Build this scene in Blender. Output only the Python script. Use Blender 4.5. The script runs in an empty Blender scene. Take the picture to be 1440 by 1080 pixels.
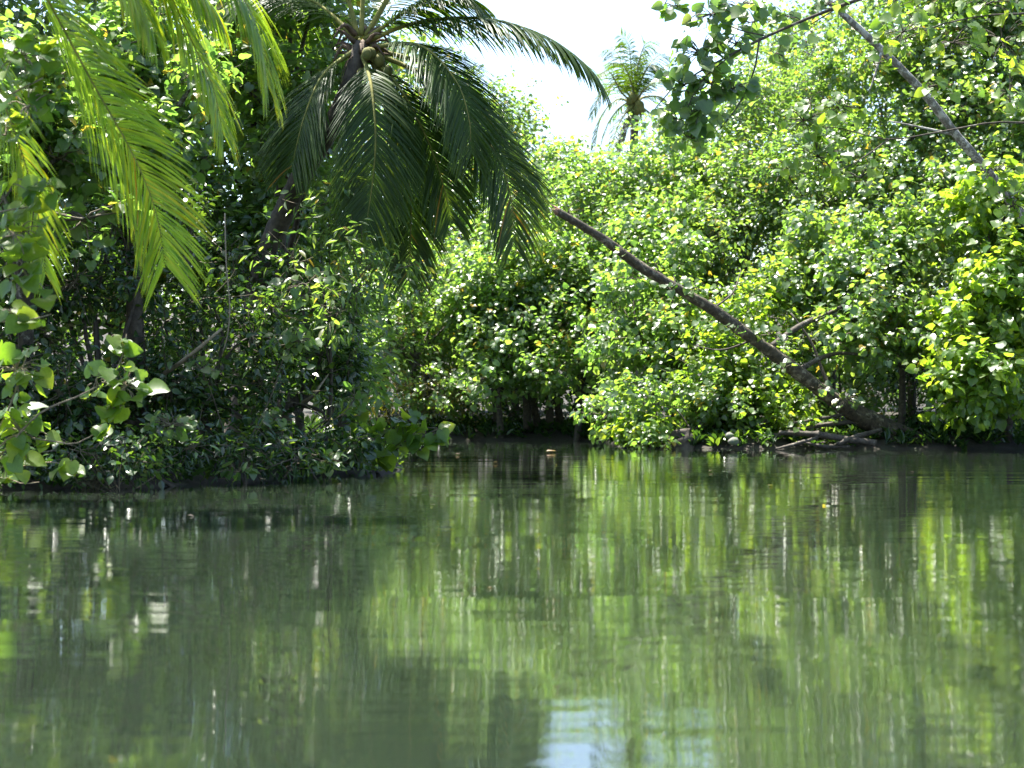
import bpy, math, random
import numpy as np
from mathutils import Vector, Matrix

rng = np.random.default_rng(11)
random.seed(11)
scene = bpy.context.scene
COL = scene.collection

# ------------------------------------------------------------------ camera, sky, sun, exposure
CAM_H = 1.2            # eye height above the water, metres (sitting in a small boat)
FPX = 2400.0           # focal length in photo pixels (1440 wide)
HOR = 560.0            # photo row of the horizon
SUN_EL, SUN_AZ = 69.0, -46.0     # degrees; azimuth clockwise from +Y

cam = bpy.data.cameras.new('camera')
cam.sensor_width = 36.0
cam.lens = 36.0 * FPX / 1440.0
cam.shift_y = (HOR - 540.0) / 1440.0
cam.clip_end = 3000.0
cam.clip_start = 0.1
cam.dof.use_dof = True
cam.dof.focus_distance = 29.0
cam.dof.aperture_fstop = 1.6
cam_o = bpy.data.objects.new('camera', cam)
cam_o.location = (0, 0, CAM_H)
cam_o.rotation_euler = (math.pi / 2, 0, 0)
COL.objects.link(cam_o)
scene.camera = cam_o

world = bpy.data.worlds.new("World")
scene.world = world
world.use_nodes = True
wn, wl = world.node_tree.nodes, world.node_tree.links
sky = wn.new('ShaderNodeTexSky')
sky.sky_type = 'NISHITA'
sky.sun_disc = False
sky.sun_elevation = math.radians(SUN_EL)
sky.sun_rotation = math.radians(SUN_AZ)
sky.air_density = 1.0
sky.dust_density = 1.2
wl.new(sky.outputs[0], wn['Background'].inputs[0])
wn['Background'].inputs[1].default_value = 0.085

sun_l = bpy.data.lights.new('sun', 'SUN')
sun_l.energy = 4.6
sun_l.angle = math.radians(0.55)
sun_l.color = (1.0, 0.955, 0.87)
sun_o = bpy.data.objects.new('sun', sun_l)
e, a = math.radians(SUN_EL), math.radians(SUN_AZ)
to_sun = Vector((math.cos(e) * math.sin(a), math.cos(e) * math.cos(a), math.sin(e)))
sun_o.rotation_euler = to_sun.to_track_quat('Z', 'Y').to_euler()
sun_o.location = to_sun * 60
COL.objects.link(sun_o)

vs = scene.view_settings
vs.view_transform = 'Standard'
vs.look = 'None'
vs.exposure = 2.4
vs.gamma = 1.0
scene.cycles.max_bounces = 8
scene.cycles.diffuse_bounces = 3
scene.cycles.glossy_bounces = 3
scene.cycles.transmission_bounces = 5
scene.cycles.sample_clamp_indirect = 6.0
scene.cycles.use_denoising = True

# ------------------------------------------------------------------ helpers
def P(px, py, D):
    """point that stands D metres away, seen at photo pixel px, py"""
    return np.array([(px - 720.0) / FPX * D, D, CAM_H + (HOR - py) / FPX * D])

def tag(o, label=None, cat=None, group=None, kind=None):
    if label: o['label'] = label
    if cat: o['category'] = cat
    if group: o['group'] = group
    if kind: o['kind'] = kind
    return o

def thing(name, loc, label, cat, group=None):
    o = bpy.data.objects.new(name, None)
    o.location = loc
    o.empty_display_size = 0.3
    COL.objects.link(o)
    return tag(o, label, cat, group)

def make_mesh(name, V, faces, tint=None, smooth=False):
    """V (n,3); faces list of int arrays (m,k)"""
    me = bpy.data.meshes.new(name)
    V = np.ascontiguousarray(V, dtype=np.float32)
    me.vertices.add(len(V))
    me.vertices.foreach_set('co', V.ravel())
    loops = np.concatenate([f.ravel() for f in faces]).astype(np.int32)
    sizes = np.concatenate([np.full(len(f), f.shape[1], np.int32) for f in faces])
    starts = np.concatenate([[0], np.cumsum(sizes)[:-1]]).astype(np.int32)
    me.loops.add(len(loops))
    me.loops.foreach_set('vertex_index', loops)
    me.polygons.add(len(sizes))
    me.polygons.foreach_set('loop_start', starts)
    me.polygons.foreach_set('use_smooth', np.full(len(sizes), smooth, dtype=bool))
    if tint is not None:
        at = me.attributes.new('tint', 'FLOAT', 'POINT')
        at.data.foreach_set('value', np.ascontiguousarray(tint, dtype=np.float32) + np.float32(1.0))
    me.update(calc_edges=True)
    return me

class MB:
    def __init__(self):
        self.V, self.F, self.T, self.n = [], {}, [], 0
    def add(self, V, faces, tint=0.0):
        V = np.asarray(V, float).reshape(-1, 3)
        for f in faces:
            f = np.asarray(f, int)
            if len(f): self.F.setdefault(f.shape[1], []).append(f + self.n)
        self.V.append(V)
        self.T.append(np.broadcast_to(np.asarray(tint, float), (len(V),)))
        self.n += len(V)
    def build(self, name, mat, parent=None, origin=(0, 0, 0), smooth=True, kind=None):
        if not self.n: return None
        V = np.concatenate(self.V) - np.asarray(origin)
        faces = [np.concatenate(v) for v in self.F.values()]
        me = make_mesh(name, V, faces, np.concatenate(self.T), smooth)
        me.materials.append(mat)
        o = bpy.data.objects.new(name, me)
        COL.objects.link(o)
        if parent is not None: o.parent = parent
        else: o.location = origin
        if kind: o['kind'] = kind
        return o

def norm(v):
    v = np.asarray(v, float)
    return v / np.maximum(np.linalg.norm(v, axis=-1, keepdims=True), 1e-9)

def spline(pts, n):
    """Catmull-Rom through pts, n samples evenly spaced by arc length"""
    p = np.asarray(pts, float)
    q = np.vstack([2 * p[0] - p[1], p, 2 * p[-1] - p[-2]])
    out = []
    for i in range(1, len(q) - 2):
        t = np.linspace(0, 1, 24, endpoint=False)[:, None]
        a0, a1, a2, a3 = q[i - 1], q[i], q[i + 1], q[i + 2]
        out.append(0.5 * (2 * a1 + (a2 - a0) * t + (2 * a0 - 5 * a1 + 4 * a2 - a3) * t ** 2 + (3 * a1 - a0 - 3 * a2 + a3) * t ** 3))
    out.append(p[-1:])
    out = np.vstack(out)
    s = np.concatenate([[0], np.cumsum(np.linalg.norm(np.diff(out, axis=0), axis=1))])
    u = np.linspace(0, s[-1], n)
    return np.stack([np.interp(u, s, out[:, k]) for k in range(3)], 1), s[-1]

def tube(mb, pts, r0, r1=None, sides=7, n=None, rough=0.0, ring=0.0, cap=True, tint=0.0):
    """tapered tube along pts; r0 may be a list of radii over the length"""
    pts = np.asarray(pts, float)
    if n is None: n = max(4, 5 * (len(pts) - 1) + 1)
    C, L = spline(pts, n)
    r = np.interp(np.linspace(0, 1, n), np.linspace(0, 1, len(r0)), r0) if r1 is None else np.linspace(r0, r1, n)
    T = norm(np.gradient(C, axis=0))
    ref = np.array([0, 0, 1.0]) if abs(T[0][2]) < 0.9 else np.array([1.0, 0, 0])
    U = np.zeros_like(T)
    u = norm(ref - T[0] * np.dot(ref, T[0]))
    for i in range(n):
        u = norm(u - T[i] * np.dot(u, T[i])); U[i] = u
    S = np.cross(T, U)
    ang = np.linspace(0, 2 * math.pi, sides, endpoint=False)
    rr = np.repeat(r[:, None], sides, 1)
    if rough: rr = rr * (1 + rng.normal(0, rough, rr.shape))
    if ring: rr = rr * (1 + ring * (np.arange(n) % 2)[:, None])
    V = C[:, None, :] + rr[..., None] * (np.cos(ang)[None, :, None] * U[:, None, :] + np.sin(ang)[None, :, None] * S[:, None, :])
    i, j = np.meshgrid(np.arange(n - 1), np.arange(sides), indexing='ij')
    k = (j + 1) % sides
    Q = np.stack([i * sides + j, i * sides + k, (i + 1) * sides + k, (i + 1) * sides + j], -1).reshape(-1, 4)
    fs = [Q]
    if cap:
        fs.append(np.array([np.arange(sides)[::-1]]))
        fs.append(np.array([np.arange(sides) + (n - 1) * sides]))
    mb.add(V.reshape(-1, 3), fs, tint)
    return C

# ------------------------------------------------------------------ materials
def new_mat(name):
    m = bpy.data.materials.new(name)
    m.use_nodes = True
    m.node_tree.nodes.clear()
    return m, m.node_tree.nodes, m.node_tree.links

def ramp_node(n, stops):
    r = n.new('ShaderNodeValToRGB')
    el = r.color_ramp.elements
    while len(el) < len(stops): el.new(0.5)
    for x, (p, c) in zip(el, stops):
        x.position = p; x.color = (*c, 1)
    return r

def leaf_mat(name, refl, trans, rough=0.34, tf=0.42, spec=0.7):
    """a thin leaf: glossy skin, coloured body, light coming through from behind"""
    m, n, l = new_mat(name)
    at = n.new('ShaderNodeAttribute'); at.attribute_name = 'tint'
    oi = n.new('ShaderNodeObjectInfo')
    # joined leaves carry 1 + tint on the mesh; a single leaf has no attribute and takes its object's random number
    gt = n.new('ShaderNodeMath'); gt.operation = 'GREATER_THAN'; gt.inputs[1].default_value = 0.5
    sub = n.new('ShaderNodeMath'); sub.operation = 'SUBTRACT'; sub.inputs[1].default_value = 1.0
    fr = n.new('ShaderNodeMix'); fr.data_type = 'FLOAT'
    l.new(at.outputs['Fac'], gt.inputs[0]); l.new(at.outputs['Fac'], sub.inputs[0])
    l.new(gt.outputs[0], fr.inputs[0]); sc = n.new('ShaderNodeMath'); sc.operation = 'MULTIPLY'; sc.inputs[1].default_value = .982
    l.new(oi.outputs['Random'], sc.inputs[0]); l.new(sc.outputs[0], fr.inputs[2]); l.new(sub.outputs[0], fr.inputs[3])
    rc, tc = ramp_node(n, refl), ramp_node(n, trans)
    l.new(fr.outputs[0], rc.inputs[0]); l.new(fr.outputs[0], tc.inputs[0])
    pb = n.new('ShaderNodeBsdfPrincipled')
    pb.inputs['Roughness'].default_value = rough
    pb.inputs['Specular IOR Level'].default_value = spec
    tr = n.new('ShaderNodeBsdfTranslucent')
    mx = n.new('ShaderNodeMixShader'); mx.inputs[0].default_value = tf
    out = n.new('ShaderNodeOutputMaterial')
    co = n.new('ShaderNodeTexCoord'); nz = n.new('ShaderNodeTexNoise')
    nz.inputs['Scale'].default_value = 5.0; nz.inputs['Detail'].default_value = 5; nz.inputs['Roughness'].default_value = .7
    l.new(co.outputs['Object'], nz.inputs['Vector'])
    mot = ramp_node(n, [(0.30, (0.74, 0.74, 0.68)), (0.48, (1, 1, 1)), (0.7, (1.15, 1.1, 1.0))])
    l.new(nz.outputs['Fac'], mot.inputs[0])
    for src, dst in ((rc, pb.inputs['Base Color']), (tc, tr.inputs['Color'])):
        mm = n.new('ShaderNodeMixRGB'); mm.blend_type = 'MULTIPLY'; mm.inputs[0].default_value = 1.0
        l.new(src.outputs[0], mm.inputs[1]); l.new(mot.outputs[0], mm.inputs[2]); l.new(mm.outputs[0], dst)
    l.new(pb.outputs[0], mx.inputs[1]); l.new(tr.outputs[0], mx.inputs[2]); l.new(mx.outputs[0], out.inputs[0])
    return m

M = {}
M['bright'] = leaf_mat('leaf_bright',
    [(0.0, (0.045, 0.095, 0.03)), (0.5, (0.07, 0.12, 0.038)), (0.975, (0.085, 0.135, 0.038)), (1.0, (0.28, 0.20, 0.03))],
    [(0.0, (0.16, 0.34, 0.045)), (0.5, (0.26, 0.45, 0.055)), (0.975, (0.36, 0.52, 0.06)), (1.0, (0.6, 0.45, 0.04))], rough=.36, tf=0.54, spec=.9)
M['mid'] = leaf_mat('leaf_mid',
    [(0.0, (0.035, 0.08, 0.03)), (0.5, (0.055, 0.105, 0.036)), (0.96, (0.08, 0.125, 0.034)), (1.0, (0.25, 0.18, 0.03))],
    [(0.0, (0.16, 0.33, 0.04)), (0.5, (0.26, 0.44, 0.05)), (0.96, (0.36, 0.50, 0.055)), (1.0, (0.55, 0.42, 0.04))], rough=.36, tf=0.50, spec=.9)
M['dark'] = leaf_mat('leaf_dark',
    [(0.0, (0.012, 0.032, 0.012)), (0.6, (0.02, 0.048, 0.016)), (1.0, (0.045, 0.085, 0.02))],
    [(0.0, (0.05, 0.12, 0.012)), (0.6, (0.10, 0.22, 0.018)), (1.0, (0.28, 0.42, 0.03))], rough=0.26, tf=0.30, spec=0.6)
M['young'] = leaf_mat('leaf_young',
    [(0.0, (0.045, 0.10, 0.02)), (0.6, (0.07, 0.14, 0.024)), (1.0, (0.10, 0.16, 0.022))],
    [(0.0, (0.20, 0.38, 0.02)), (0.6, (0.32, 0.50, 0.03)), (1.0, (0.45, 0.55, 0.03))], rough=.40, tf=0.58, spec=.8)
M['ochre'] = leaf_mat('leaf_ochre',
    [(0.0, (0.06, 0.085, 0.015)), (0.6, (0.10, 0.10, 0.015)), (1.0, (0.16, 0.12, 0.015))],
    [(0.0, (0.20, 0.28, 0.02)), (0.6, (0.36, 0.34, 0.02)), (1.0, (0.5, 0.36, 0.02))], tf=0.42)
M['frond'] = leaf_mat('palm_leaflet',
    [(0.0, (0.022, 0.05, 0.012)), (0.7, (0.036, 0.068, 0.014)), (0.97, (0.06, 0.10, 0.02)), (1.0, (0.28, 0.16, 0.02))],
    [(0.0, (0.10, 0.20, 0.012)), (0.7, (0.16, 0.28, 0.015)), (0.97, (0.28, 0.34, 0.02)), (1.0, (0.5, 0.26, 0.02))], rough=0.42, tf=0.40, spec=0.25)
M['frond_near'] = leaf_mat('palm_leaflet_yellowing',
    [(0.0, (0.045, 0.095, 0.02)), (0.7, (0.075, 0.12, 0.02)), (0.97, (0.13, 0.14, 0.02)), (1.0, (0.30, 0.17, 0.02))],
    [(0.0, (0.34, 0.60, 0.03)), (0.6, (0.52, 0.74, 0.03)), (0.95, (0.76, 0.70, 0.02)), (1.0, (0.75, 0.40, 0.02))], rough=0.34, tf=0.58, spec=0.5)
M['dry'] = leaf_mat('dry_leaf',
    [(0.0, (0.12, 0.085, 0.05)), (1.0, (0.24, 0.18, 0.10))],
    [(0.0, (0.12, 0.08, 0.03)), (1.0, (0.25, 0.17, 0.06))], rough=0.6, tf=0.25)

def bark_mat(name, c1, c2, c3, scale=9.0, lichen=0.5):
    m, n, l = new_mat(name)
    tc = n.new('ShaderNodeTexCoord')
    n1 = n.new('ShaderNodeTexNoise'); n1.inputs['Scale'].default_value = scale; n1.inputs['Detail'].default_value = 8; n1.inputs['Roughness'].default_value = 0.7
    n2 = n.new('ShaderNodeTexNoise'); n2.inputs['Scale'].default_value = scale * 0.45; n2.inputs['Detail'].default_value = 6; n2.inputs['Roughness'].default_value = 0.75
    l.new(tc.outputs['Object'], n1.inputs['Vector']); l.new(tc.outputs['Object'], n2.inputs['Vector'])
    r1 = ramp_node(n, [(0.35, c1), (0.62, c2)])
    r2 = ramp_node(n, [(lichen, (0, 0, 0)), (lichen + 0.08, (1, 1, 1))])
    mx = n.new('ShaderNodeMixRGB'); mx.inputs[2].default_value = (*c3, 1)
    pb = n.new('ShaderNodeBsdfPrincipled'); pb.inputs['Roughness'].default_value = 0.85
    bp = n.new('ShaderNodeBump'); bp.inputs['Strength'].default_value = 0.7; bp.inputs['Distance'].default_value = 0.03
    out = n.new('ShaderNodeOutputMaterial')
    l.new(n1.outputs['Fac'], r1.inputs[0]); l.new(n2.outputs['Fac'], r2.inputs[0])
    l.new(r2.outputs[0], mx.inputs[0]); l.new(r1.outputs[0], mx.inputs[1]); l.new(mx.outputs[0], pb.inputs['Base Color'])
    l.new(n1.outputs['Fac'], bp.inputs['Height']); l.new(bp.outputs[0], pb.inputs['Normal']); l.new(pb.outputs[0], out.inputs[0])
    return m

M['bark'] = bark_mat('bark_brown', (0.018, 0.014, 0.010), (0.075, 0.06, 0.042), (0.20, 0.19, 0.16), 9, 0.58)
M['bark_lean'] = bark_mat('bark_mossy', (0.016, 0.012, 0.007), (0.085, 0.066, 0.04), (0.21, 0.185, 0.125), 11, 0.54)
M['bark_grey'] = bark_mat('bark_lichen', (0.07, 0.062, 0.052), (0.20, 0.185, 0.16), (0.42, 0.41, 0.37), 18, 0.49)
M['bark_palm'] = bark_mat('bark_palm', (0.03, 0.024, 0.018), (0.10, 0.08, 0.06), (0.15, 0.13, 0.10), 7, 0.62)
M['twig'] = bark_mat('twig', (0.05, 0.04, 0.025), (0.13, 0.11, 0.07), (0.16, 0.15, 0.10), 12, 0.6)
M['twig_pale'] = bark_mat('twig_pale', (0.13, 0.10, 0.07), (0.28, 0.23, 0.16), (0.34, 0.30, 0.22), 12, 0.6)
M['log'] = bark_mat('driftwood', (0.02, 0.016, 0.012), (0.08, 0.066, 0.05), (0.20, 0.175, 0.14), 9, 0.60)
M['cutwood'] = bark_mat('cut_wood', (0.16, 0.08, 0.05), (0.30, 0.18, 0.12), (0.35, 0.24, 0.17), 14, 0.6)
M['rachis'] = bark_mat('palm_midrib', (0.09, 0.11, 0.02), (0.22, 0.20, 0.04), (0.28, 0.20, 0.05), 5, 0.62)
M['nut'] = bark_mat('coconut_husk', (0.06, 0.08, 0.015), (0.16, 0.14, 0.03), (0.20, 0.12, 0.04), 5, 0.6)
M['fibre'] = bark_mat('palm_fibre', (0.04, 0.026, 0.016), (0.13, 0.085, 0.05), (0.17, 0.12, 0.07), 12, 0.6)
M['stone'] = bark_mat('pale_stone', (0.06, 0.06, 0.05), (0.20, 0.20, 0.18), (0.10, 0.13, 0.07), 8, 0.5)

def ground_mat():
    m, n, l = new_mat('forest_floor')
    tc = n.new('ShaderNodeTexCoord')
    n1 = n.new('ShaderNodeTexNoise'); n1.inputs['Scale'].default_value = 2.3; n1.inputs['Detail'].default_value = 9; n1.inputs['Roughness'].default_value = 0.7
    n2 = n.new('ShaderNodeTexNoise'); n2.inputs['Scale'].default_value = 14; n2.inputs['Detail'].default_value = 6
    l.new(tc.outputs['Object'], n1.inputs['Vector']); l.new(tc.outputs['Object'], n2.inputs['Vector'])
    r = ramp_node(n, [(0.32, (0.010, 0.008, 0.006)), (0.5, (0.024, 0.018, 0.012)), (0.62, (0.018, 0.022, 0.009)), (0.75, (0.038, 0.030, 0.018))])
    pb = n.new('ShaderNodeBsdfPrincipled'); pb.inputs['Roughness'].default_value = 0.9
    bp = n.new('ShaderNodeBump'); bp.inputs['Strength'].default_value = 0.8; bp.inputs['Distance'].default_value = 0.05
    out = n.new('ShaderNodeOutputMaterial')
    l.new(n1.outputs['Fac'], r.inputs[0]); l.new(r.outputs[0], pb.inputs['Base Color'])
    l.new(n2.outputs['Fac'], bp.inputs['Height']); l.new(bp.outputs[0], pb.inputs['Normal']); l.new(pb.outputs[0], out.inputs[0])
    return m
M['ground'] = ground_mat()

def water_mat():
    """green, silty, slow river: cloudy body under a clean reflecting surface with faint ripples"""
    m, n, l = new_mat('river_water')
    tc = n.new('ShaderNodeTexCoord')
    def ripple(sx, sy, detail, rot=0.0):
        mp = n.new('ShaderNodeMapping'); mp.inputs['Scale'].default_value = (sx, sy, 1); mp.inputs['Rotation'].default_value = (0, 0, rot)
        t = n.new('ShaderNodeTexNoise'); t.inputs['Scale'].default_value = 1.0; t.inputs['Detail'].default_value = detail; t.inputs['Roughness'].default_value = 0.5
        l.new(tc.outputs['Object'], mp.inputs['Vector']); l.new(mp.outputs[0], t.inputs['Vector'])
        return t.outputs['Fac']
    def math_n(op, a, b):
        t = n.new('ShaderNodeMath'); t.operation = op
        for k, v in enumerate((a, b)):
            if isinstance(v, (int, float)): t.inputs[k].default_value = v
            else: l.new(v, t.inputs[k])
        return t.outputs[0]
    swell = math_n('MULTIPLY', ripple(0.35, 0.9, 1.0, 0.06), 0.008)
    rip = math_n('MULTIPLY', ripple(1.1, 5.5, 1.5, -0.03), 0.0030)
    fine = math_n('MULTIPLY', ripple(3.0, 13.0, 1.0, 0.05), 0.0010)
    patch = ramp_node(n, [(0.38, (0.35, 0.35, 0.35)), (0.66, (1.3, 1.3, 1.3))])
    l.new(ripple(0.12, 0.22, 3.0, 0.15), patch.inputs[0])
    h = math_n('ADD', swell, math_n('MULTIPLY', math_n('ADD', rip, fine), patch.outputs[0]))
    bp = n.new('ShaderNodeBump'); bp.inputs['Strength'].default_value = 1.0; bp.inputs['Distance'].default_value = 1.0
    l.new(h, bp.inputs['Height'])
    pb = n.new('ShaderNodeBsdfPrincipled')
    pb.inputs['Base Color'].default_value = (0.0132, 0.0200, 0.0118, 1)
    pb.inputs['Roughness'].default_value = 0.016
    pb.inputs['Subsurface Weight'].default_value = 1.0
    pb.inputs['Subsurface Radius'].default_value = (0.8, 1.0, 0.7)
    pb.inputs['Subsurface Scale'].default_value = 0.8
    pb.inputs['IOR'].default_value = 1.45
    l.new(bp.outputs[0], pb.inputs['Normal'])
    out = n.new('ShaderNodeOutputMaterial')
    l.new(pb.outputs[0], out.inputs[0])
    return m
M['water'] = water_mat()

# ------------------------------------------------------------------ ground and river
def bank(px, D): return ((px - 720.0) / FPX * D, D)
RIVER = np.array([(-9.5, -120), (-9.8, 0), (-9.2, 14)] +
    [bank(px, D) for px, D in [(-160, 21.2), (0, 22.3), (120, 22.6), (240, 23.2), (330, 24.6), (430, 26.6), (520, 27.9), (575, 29.0),
     (560, 31.5), (500, 34.0), (440, 37.5), (380, 41.0), (330, 45.5), (420, 48.6), (520, 48.0), (640, 48.2), (740, 48.4), (845, 47.6),
     (862, 43.0), (880, 41.2), (960, 40.6), (1060, 40.2), (1150, 40.6), (1240, 40.2), (1330, 39.8), (1430, 40.2), (1540, 38.5), (1640, 34.5)]] +
    [(12.2, 26), (12.8, 12), (12.5, -120)])

def sdf(x, y):
    """signed distance to the river's edge, negative in the water"""
    p = np.stack([x, y], -1)
    d = np.full(x.shape, 1e9); inside = np.zeros(x.shape, bool)
    for i in range(len(RIVER)):
        A, B = RIVER[i], RIVER[(i + 1) % len(RIVER)]
        e_, w_ = B - A, p - A
        t = np.clip((w_ @ e_) / (e_ @ e_), 0, 1)
        d = np.minimum(d, np.linalg.norm(w_ - t[..., None] * e_, axis=-1))
        c = ((A[1] <= y) & (B[1] > y)) | ((B[1] <= y) & (A[1] > y))
        xs = A[0] + (y - A[1]) / (B[1] - A[1] + 1e-12) * e_[0]
        inside ^= c & (x < xs)
    return np.where(inside, -d, d)

def ground_z(x, y):
    x, y = np.asarray(x, float), np.asarray(y, float)
    s = sdf(x, y) + 0.10 * np.sin(2.3 * x + 1.1 * y) + 0.07 * np.sin(5.1 * y - 3.3 * x)
    up = 0.24 * np.clip(s / 0.7, 0, 1) ** 0.8 + 0.5 * np.clip((s - 0.7) / 8, 0, 1)
    hill = 7.0 * np.clip((s - 14) / 60, 0, 1) ** 1.5
    wob = 0.06 * np.sin(1.7 * x) * np.cos(1.3 * y) * np.clip(s, 0, 1)
    dn = -1.6 * np.clip(-s / 4.0, 0, 1) ** 0.8
    return np.where(s > 0, up + hill + wob, dn) - 0.02

def gz(x, y): return float(ground_z(np.array([x]), np.array([y]))[0])

gx = np.concatenate([np.linspace(-900, -60, 22), np.linspace(-56, -20, 19), np.arange(-19.6, 19.7, 0.4), np.linspace(20, 56, 19), np.linspace(60, 900, 22)])
gy = np.concatenate([np.linspace(-900, -40, 20), np.linspace(-36, 16, 27), np.arange(16.4, 60, 0.4), np.linspace(61, 110, 26), np.linspace(118, 900, 20)])
GX, GY = np.meshgrid(gx, gy, indexing='ij')
GZ = ground_z(GX, GY)
nx, ny = len(gx), len(gy)
ii, jj = np.meshgrid(np.arange(nx - 1), np.arange(ny - 1), indexing='ij')
mb = MB()
mb.add(np.stack([GX, GY, GZ], -1).reshape(-1, 3), [np.stack([ii * ny + jj, (ii + 1) * ny + jj, (ii + 1) * ny + jj + 1, ii * ny + jj + 1], -1).reshape(-1, 4)])
tag(mb.build('ground', M['ground']), 'dark muddy forest floor and river banks', kind='structure')
mb = MB()
mb.add([(-70, -130, 0), (70, -130, 0), (70, 75, 0), (-70, 75, 0)], [np.array([[0, 1, 2, 3]])])
tag(mb.build('river_water', M['water'], smooth=False), 'calm silty green river reflecting the jungle', kind='structure')

# ------------------------------------------------------------------ leaves
LEAF = {  # template vertices (unit length, x across, y along, z up) and faces
    'heart': (np.array([(0, 0, 0), (0, .48, 0), (0, 1, -.22), (-.34, -.10, .03), (-.50, .32, .10), (-.30, .72, .0), (.34, -.10, .03), (.50, .32, .10), (.30, .72, .0)]),
              [np.array([[0, 1, 4, 3], [1, 2, 5, 4], [0, 6, 7, 1], [1, 7, 8, 2]])]),
    'oval': (np.array([(0, 0, 0), (0, 1, -.12), (-.30, .30, .08), (-.27, .66, .05), (.30, .30, .08), (.27, .66, .05)]),
             [np.array([[0, 1, 3, 2], [0, 4, 5, 1]])]),
    'lance': (np.array([(0, 0, 0), (0, 1, -.22), (-.15, .28, .05), (-.12, .66, -.02), (.15, .28, .05), (.12, .66, -.02)]),
              [np.array([[0, 1, 3, 2], [0, 4, 5, 1]])]),
}
def single_leaf_mesh(shape, seed):
    """rounder leaf with curled margin for leaves that stand alone"""
    r = np.random.default_rng(seed)
    t_ = np.array([0.02, .14, .28, .42, .56, .70, .84])
    if shape == 'heart':
        ys, ws = np.array([-.13, -.04, .14, .34, .55, .74, .89]), np.array([.17, .38, .49, .50, .41, .27, .12])
    elif shape == 'oval':
        ys, ws = t_ + .05, np.array([.09, .19, .27, .30, .27, .19, .09])
    else:
        ys, ws = t_ + .05, np.array([.05, .10, .14, .155, .13, .09, .04])
    ws = ws * r.uniform(.88, 1.08); K = len(ys)
    fold, bend, skew = r.uniform(.05, .35), r.uniform(.02, .30), r.normal(0, .08)
    V = []
    for s_ in (-1, 0, 1):
        for y_, w_ in zip(ys, ws):
            yy = max(y_, 0.0) if s_ == 0 else y_
            ww = w_ * (1 + s_ * skew)
            V.append((s_ * ww, yy, abs(s_) * ww * fold - bend * max(yy, 0) ** 2 + s_ * ww * r.normal(0, .10)))
    V.append((0, 1.0, -bend * 1.05))
    F4, F3 = [], []
    for k in range(K - 1):
        F4.append((K + k, K + k + 1, k + 1, k)); F4.append((K + k, 2 * K + k, 2 * K + k + 1, K + k + 1))
    F3 += [(2 * K - 1, 3 * K, K - 1), (2 * K - 1, 3 * K - 1, 3 * K)]
    return make_mesh('leaf', np.array(V), [np.array(F4), np.array(F3)], None, True)
_leaf_cache = {}
def leaf_mesh(shape, var, mat):
    k = (shape, var, mat.name)
    if k not in _leaf_cache:
        me = single_leaf_mesh(shape, var); me.materials.append(mat); _leaf_cache[k] = me
    return _leaf_cache[k]

def leaf_frames(nrm, tip):
    n_ = norm(nrm)
    y = norm(tip - n_ * np.sum(tip * n_, -1, keepdims=True))
    return np.cross(y, n_), y, n_

def add_leaves(mb, d, idx, shape):
    T, faces = LEAF[shape]
    x, y, z = d['x'][idx], d['y'][idx], d['z'][idx]
    V = d['pos'][idx][:, None, :] + d['size'][idx][:, None, None] * (T[None, :, :1] * x[:, None] + T[None, :, 1:2] * y[:, None] + T[None, :, 2:] * z[:, None])
    off = (np.arange(len(idx)) * len(T))[:, None, None]
    fs = [(f[None] + off).reshape(-1, f.shape[1]) for f in faces]
    mb.add(V.reshape(-1, 3), fs, np.repeat(d['tint'][idx], len(T)))

def single_leaf(d, i, shape, mat, parent, origin):
    o = bpy.data.objects.new('leaf', leaf_mesh(shape, int(rng.integers(9)), mat))
    s = float(d['size'][i])
    m = Matrix.Identity(4)
    for c, v in enumerate((d['x'][i], d['y'][i], d['z'][i])):
        for r_ in range(3): m[r_][c] = float(v[r_]) * s
    for r_ in range(3): m[r_][3] = float(d['pos'][i][r_] - origin[r_])
    o.parent = parent
    o.matrix_local = m
    COL.objects.link(o)
    return o

TREES = []
UP = np.array([0, 0, 1.0])

def lobes_px(x0, x1, y0, y1, D0, D1, step=70, rad=58, jit=0.5, depth=1.1, skip=0.0, sky=None):
    """lobes that fill the silhouette x0..x1, y0..y1 (photo pixels); D0 at the foot, D1 at the top"""
    out = []
    nxx, nyy = max(1, round((x1 - x0) / step)), max(1, round((y1 - y0) / step))
    for i in range(nxx):
        for j in range(nyy):
            if random.random() < skip: continue
            px = x0 + (i + 0.5 + random.uniform(-jit, jit)) * (x1 - x0) / nxx
            py = y0 + (j + 0.5 + random.uniform(-jit, jit)) * (y1 - y0) / nyy
            t = (y1 - py) / (y1 - y0)
            D = D0 + (D1 - D0) * t + random.uniform(-0.5, 0.5)
            r = rad * random.uniform(0.65, 1.35)
            if sky is not None: py = max(py, np.interp(px, sky[0], sky[1]) + r * 0.85)
            m = r * D / FPX
            out.append((P(px, py, D), np.array([m * random.uniform(.9, 1.2), m * depth * random.uniform(.8, 1.2), m * random.uniform(.75, 1.0)])))
    return out

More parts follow.
